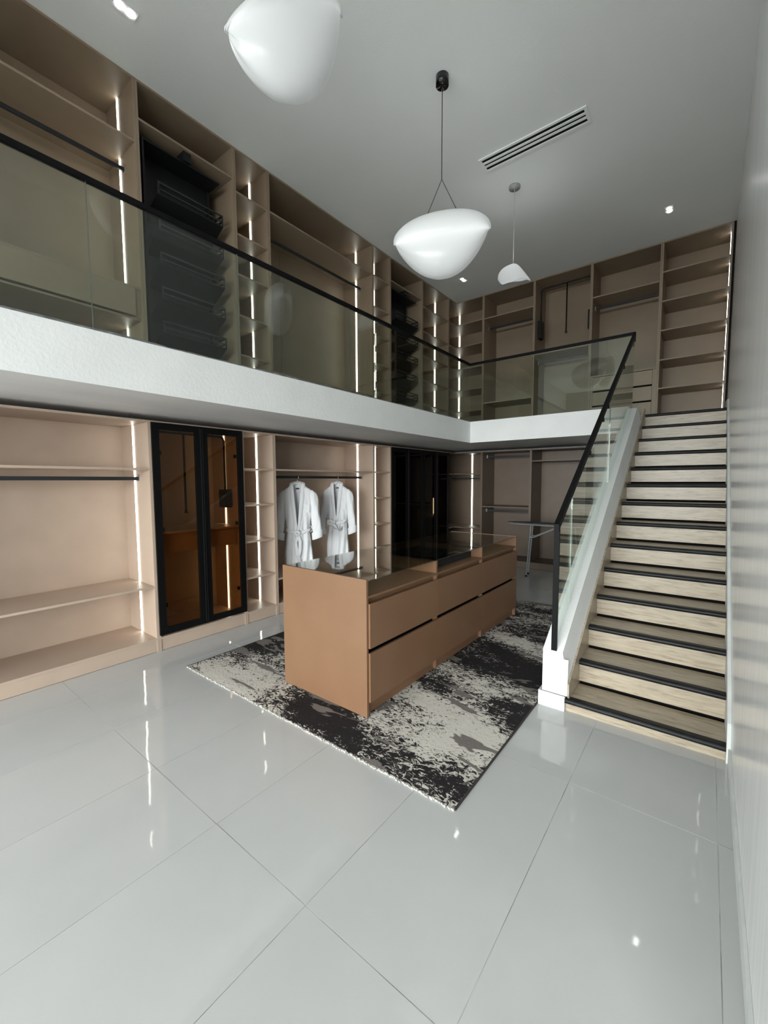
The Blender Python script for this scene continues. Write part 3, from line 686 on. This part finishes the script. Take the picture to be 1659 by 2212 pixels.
    for s in (-1, 1):
        bm = BM(); lp = [W(s*(hb+.012+.022*math.sin(t)), .0, zbelt+.03+.045*math.cos(t)) for t in [PI*i/8 for i in range(9)]]
        tube(bm, lp, .006, 6); part('belt_loop', bm, 'robe', rb, True)
    hp, dp = samp(-.36)
    bm = BM(); q = [(.085, -.30), (.175, -.315), (.168, -.43), (.088, -.42)]
    A = [bm.verts.new(W(u, dp*.93+.012-abs(u)*.06, z)) for u, z in q]; Bv = [bm.verts.new(W(u, dp*.93-.012-abs(u)*.06, z)) for u, z in q]
    bm.faces.new(A); bm.faces.new(Bv[::-1])
    for k in range(4): bm.faces.new((A[k], A[(k+1) % 4], Bv[(k+1) % 4], Bv[k]))
    bmesh.ops.recalc_face_normals(bm, faces=bm.faces); part('chest_pocket', bm, 'robe', rb)
    bm = BM(); q = [(-.03, -.075), (.02, -.075), (.02, -.095), (-.03, -.095)]
    A = [bm.verts.new(W(u, -.034, z)) for u, z in q]; Bv = [bm.verts.new(W(u, -.038, z)) for u, z in q]
    bm.faces.new(A); bm.faces.new(Bv[::-1])
    for k in range(4): bm.faces.new((A[k], A[(k+1) % 4], Bv[(k+1) % 4], Bv[k]))
    bmesh.ops.recalc_face_normals(bm, faces=bm.faces); part('neck_label', bm, 'tag', rb, label='dark woven neck label')
    return W
def hanger(label, hook, W):
    h = thing('clothes_hanger', label, 'hanger', (hook[0], hook[1], 1.70), 'hangers on the lower rail')
    bm = BM()
    tube(bm, [W(-.19, 0, -.125), W(-.10, 0, -.045), W(-.03, 0, -.012), W(0, 0, -.005), W(.03, 0, -.012), W(.10, 0, -.045), W(.19, 0, -.125)], [.006, .010, .010, .011, .010, .010, .006], 8)
    part('shoulder_bar', bm, 'hanger', h, True)
    bm = BM(); tube(bm, [W(-.185, 0, -.125), W(0, 0, -.135), W(.185, 0, -.125)], .005, 8); part('trouser_bar', bm, 'hanger', h, True)
    pts = [Vector((hook[0], hook[1], 1.728)), Vector((hook[0], hook[1], 1.765))]
    c = Vector((hook[0], hook[1], 1.818)); U = (W(1, 0, 0)-W(0, 0, 0)).normalized(); r = .028
    X = Vector((1, 0, 0))
    for k in range(11):
        a = -PI*.42 + (PI*1.3)*k/10; pts.append(c + X*r*math.cos(a) + Vector((0, 0, 1))*r*math.sin(a))
    bm = BM(); tube(bm, pts, .003, 8); part('hook', bm, 'chrome', h, True, label='chrome hook')
hook1 = (XL-.249, 3.985); hook2 = (XL-.249, 4.80)
W1 = robe('white bathrobe on the left, belt knotted in front with hanging tails', hook1, (.72, .69, 0), (.69, -.72, 0), 1.0, -.70, 0)
hanger('hanger holding the left of the two bathrobes', hook1, W1)
W2 = robe('white bathrobe on the right, belt tied in a bow at its side', hook2, (.86, .50, 0), (.50, -.86, 0), .90, -.62, -.05)
hanger('hanger holding the right of the two bathrobes', hook2, W2)

# ------------------------------------------------------------------ pendant lamps
def axes(cx, cy, rot=0):
    d = math.hypot(cx, cy); u = Vector((cy/d, -cx/d, 0)); v = Vector((cx/d, cy/d, 0))
    c, s = math.cos(rot), math.sin(rot); return u*c+v*s, v*c-u*s
def set_glow(o, fn):   # how strongly the lamp tube inside shines through each point of the cloth
    at = o.data.attributes.new('glow', 'FLOAT', 'POINT')
    for i, v in enumerate(o.data.vertices): at.data[i].value = fn[i]
def pillow(cx, cy, U, V, ru, tv, hu, hl, zc, tilt, skew=.0, pu=.45, pl=.8, bend=0, sag=0, g0=.18, g1=.42, ge=.6):
    """cloth bag pinched at both ends of a lamp tube that runs along U; returns mesh and glow per vertex"""
    bm = BM(); NS, NP = 64, 56; rings = []; glow = []
    for i in range(1, NS):
        s = -math.cos(PI*i/NS); e = max(0.0, 1-s*s)
        a_u = hu*e**pu; a_l = hl*max(0, 1-abs(s)**2.1)**pl; t = tv*e**.6; row = []
        for k in range(NP):
            ph = 2*PI*k/NP; sn, cn = math.sin(ph), math.cos(ph)
            wr = .016*math.exp(-(1-abs(s))/.13)*math.sin(9*ph)
            z = (a_u+wr)*sn if sn > 0 else (a_l+wr)*sn
            v = t*cn*(.74+.26*abs(sn)**.6)
            u = ru*s + (skew*(-sn)*e if sn < 0 else 0) + (.07*ru*s*sn if sn > 0 else 0)
            v -= bend*(1-e)
            P = Vector((cx, cy, zc + tilt*s + z - sag*e)) + U*u + V*v
            row.append(bm.verts.new(P))
            glow.append(g0 + g1*math.exp(-(abs(sn)/.36)**1.4)*(ge+(1-ge)*abs(s)**1.5) - .04*max(0, sn))
        rings.append(row)
    for a, b in zip(rings, rings[1:]):
        for k in range(NP): bm.faces.new((a[k], a[(k+1) % NP], b[(k+1) % NP], b[k]))
    bm.faces.new(rings[0][::-1]); bm.faces.new(rings[-1])
    bmesh.ops.recalc_face_normals(bm, faces=bm.faces)
    return bm, glow
def shell(cx, cy, U, V, ru, rv, ztop, rim):
    """thin cap hanging from its crown, with a wavy rim given as (angle in degrees, height)"""
    bm = BM(); NR, NA = 20, 72; glow = []
    def zr(a):
        a = math.degrees(a) % 360
        t = rim + [(rim[0][0]+360, rim[0][1])]
        for (a0, z0), (a1, z1) in zip(t, t[1:]):
            if a0 <= a <= a1: q = (a-a0)/(a1-a0); q = q*q*(3-2*q); return z0+(z1-z0)*q
        return rim[0][1]
    lay = []
    for off in (0, -.006):
        rings = []
        for i in range(1, NR+1):
            r = i/NR; row = []
            for k in range(NA):
                a = 2*PI*k/NA; R = math.sin(PI/2*r)
                k_ = max(0, math.cos(a))**2; R = R*(1-k_)+r*k_; u = ru*R*math.cos(a)*(1+.06*math.cos(a)*r); v = rv*R*math.sin(a)
                z = zr(a) + (ztop-zr(a))*((1-k_)*math.cos(PI/2*r)**.9 + k_*(1-r**1.35)) + off
                row.append(bm.verts.new(Vector((cx, cy, z)) + U*u + V*v)); glow.append(.24+.2*(1-r))
            rings.append(row)
        c0 = bm.verts.new((cx, cy, ztop+off)); glow.append(.44)
        for k in range(NA): bm.faces.new((c0, rings[0][k], rings[0][(k+1) % NA]))
        for a, b in zip(rings, rings[1:]):
            for k in range(NA): bm.faces.new((a[k], a[(k+1) % NA], b[(k+1) % NA], b[k]))
        lay.append(rings)
    for k in range(NA): bm.faces.new((lay[0][-1][k], lay[0][-1][(k+1) % NA], lay[1][-1][(k+1) % NA], lay[1][-1][k]))
    bmesh.ops.recalc_face_normals(bm, faces=bm.faces)
    return bm, glow
PX = -2.135
PG = 'pendant lamps in a row'
def pendant(label, y, shade, canopy, cmat, cordmat, zsplit, wires, shade_top):
    p = thing('pendant_lamp', label, 'lamp', (PX, y, ZC), PG)
    r, h = canopy
    part('canopy', cyl(BM(), PX, y, ZC-h, ZC-.0008, r, 32), cmat, p, True)
    bm = BM(); tube(bm, [(PX, y, ZC-h), (PX, y, zsplit)], .004, 8); part('cord', bm, cordmat, p)
    for wv in wires:
        bm = BM(); tube(bm, [(PX, y, zsplit), wv], .003, 8); part('wire', bm, cordmat, p)
    ld = bpy.data.lights.new('added_uplight', 'SPOT'); ld.energy = 5; ld.spot_size = math.radians(160); ld.spot_blend = 1; ld.shadow_soft_size = .15; ld.color = (.95, 1, 1)  # upward spot added over each shade to brighten the ceiling
    lo = bpy.data.objects.new('added_uplight', ld); C.objects.link(lo); lo.parent = p; lo.location = (0, 0, shade_top + .03 - ZC); lo.rotation_euler = (PI, 0, 0)
    sh = part('shade', shade[0], 'shade', p, True, label='white translucent shade'); set_glow(sh, shade[1])
y2 = 3.676; U2, V2 = axes(PX, y2)
pendant('large pendant hanging under black ceiling canopy, pinched at both ends', y2, pillow(PX, y2, U2, V2, .437, .21, .275, .325, 4.10, .04, .03, sag=.05), (.06, .085), 'lampblack', 'wire', 4.633,
        [(-2.266, 3.602, 4.29), (-1.998, 3.757, 4.315)], 4.35)
y3 = 5.54; U3, V3 = axes(PX, y3)
pendant('smallest and farthest pendant with pale canopy and pointed right tip', y3, shell(PX, y3, U3, V3, .205, .17, 4.58, [(0, 4.352), (45, 4.42), (90, 4.44), (180, 4.42), (235, 4.288), (262, 4.292), (300, 4.338)]), (.07, .03), 'palecanopy', 'palecord', 4.585, [], 4.6)
y1 = 1.81; U1, V1 = axes(PX, y1, .25)
pendant('nearest pendant at top, its shade cut by the frame', y1, pillow(PX, y1, U1, V1, .34, .21, .15, .40, 4.53, .20, .11, .75, .66, g0=.15, g1=.22, ge=.1), (.06, .085), 'lampblack', 'wire', 5.0, [(PX-.12, y1-.04, 4.72), (PX+.12, y1+.04, 4.72)], 4.8)

# ------------------------------------------------------------------ ceiling fittings
def twin_spot(label, x, y):
    t = thing('twin_spotlight', label, 'spotlight', (x, y, ZC), 'twin ceiling spotlights')
    bm = BM(); box(bm, x-.05, x+.05, y-.085, y+.085, ZC-.006, ZC-.0006); part('trim_plate', bm, 'whitetrim', t)
    for dy in (-.04, .04):
        part('lens', cyl(BM(), x, y+dy, ZC-.012, ZC-.006, .027, 16), 'spot', t)
twin_spot('twin spotlight on the ceiling above the upper left wardrobe', -3.865, 1.61)
twin_spot('twin spotlight on the ceiling near the back corner', -3.82, 7.396)
twin_spot('twin spotlight on the ceiling near the head of the stairs', -.587, 7.342)
vx0, vx1, vy0, vy1 = -2.288, -1.162, 4.87, 5.05
vt = thing('ceiling_vent', 'white linear air vent with three dark slots in ceiling', 'vent', ((vx0+vx1)/2, (vy0+vy1)/2, ZC))
bm = BM(); z0, z1 = ZC-.012, ZC-.0006
box(bm, vx0-.03, vx1+.03, vy0-.03, vy0, z0, z1); box(bm, vx0-.03, vx1+.03, vy1, vy1+.03, z0, z1); box(bm, vx0-.03, vx0, vy0, vy1, z0, z1); box(bm, vx1, vx1+.03, vy0, vy1, z0, z1)
part('frame', bm, 'ceil', vt)
part('backing', box(BM(), vx0, vx1, vy0, vy1, ZC-.003, ZC-.0006), 'black', vt)
for k in range(2):
    y = vy0 + (vy1-vy0)*(k+1)/3; part('slat', box(BM(), vx0, vx1, y-.014, y+.014, z0, ZC-.003), 'ceil', vt)

# ------------------------------------------------------------------ ironing board in the back corner
ib_ = thing('ironing_board', 'grey folding ironing board standing before back wall wardrobes', 'ironing board', (-2.2, 7.55, 0))
zb = .985
pts = [(-2.93, 7.55), (-2.88, 7.50), (-2.72, 7.43), (-2.45, 7.385), (-1.62, 7.385), (-1.60, 7.41), (-1.60, 7.715), (-1.62, 7.74), (-2.45, 7.74), (-2.72, 7.68), (-2.88, 7.60)]
part('board', prism(BM(), pts, 'z', zb-.012, zb+.012), 'ironcloth', ib_)
bm = BM(); tube(bm, [(x, y, zb-.016) for x, y in pts+pts[:1]], .008, 8); part('rim', bm, 'iron', ib_)
for y, dx in ((7.45, 0), (7.68, -.04)):
    bm = BM(); tube(bm, [(-2.56+dx, y+.08, .012), (-2.47+dx, y+.03, zb-.03)], .013, 10); lg = part('leg', bm, 'iron', ib_)
    bm = BM(); tube(bm, [(-2.56+dx, y+.08, .0008), (-2.558+dx, y+.08, .03)], .018, 10); part('foot', bm, 'black', lg)
    bm = BM(); tube(bm, [(-2.492+dx, y+.044, .74), (-2.42+dx, y+.04, .74), (-1.98+dx, y+.03, zb-.03)], .012, 10); part('brace', bm, 'iron', ib_)
bm = BM(); box(bm, -2.56, -2.40, 7.44, 7.70, zb-.034, zb-.012); part('hinge_block', bm, 'black', ib_)
for y in (7.46, 7.70):
    bm = BM(); tube(bm, [(-1.72, y, .012), (-1.78, y, zb-.03)], .013, 10); lg = part('leg', bm, 'iron', ib_)
    bm = BM(); tube(bm, [(-1.72, y, .0008), (-1.722, y, .03)], .018, 10); part('foot', bm, 'black', lg)
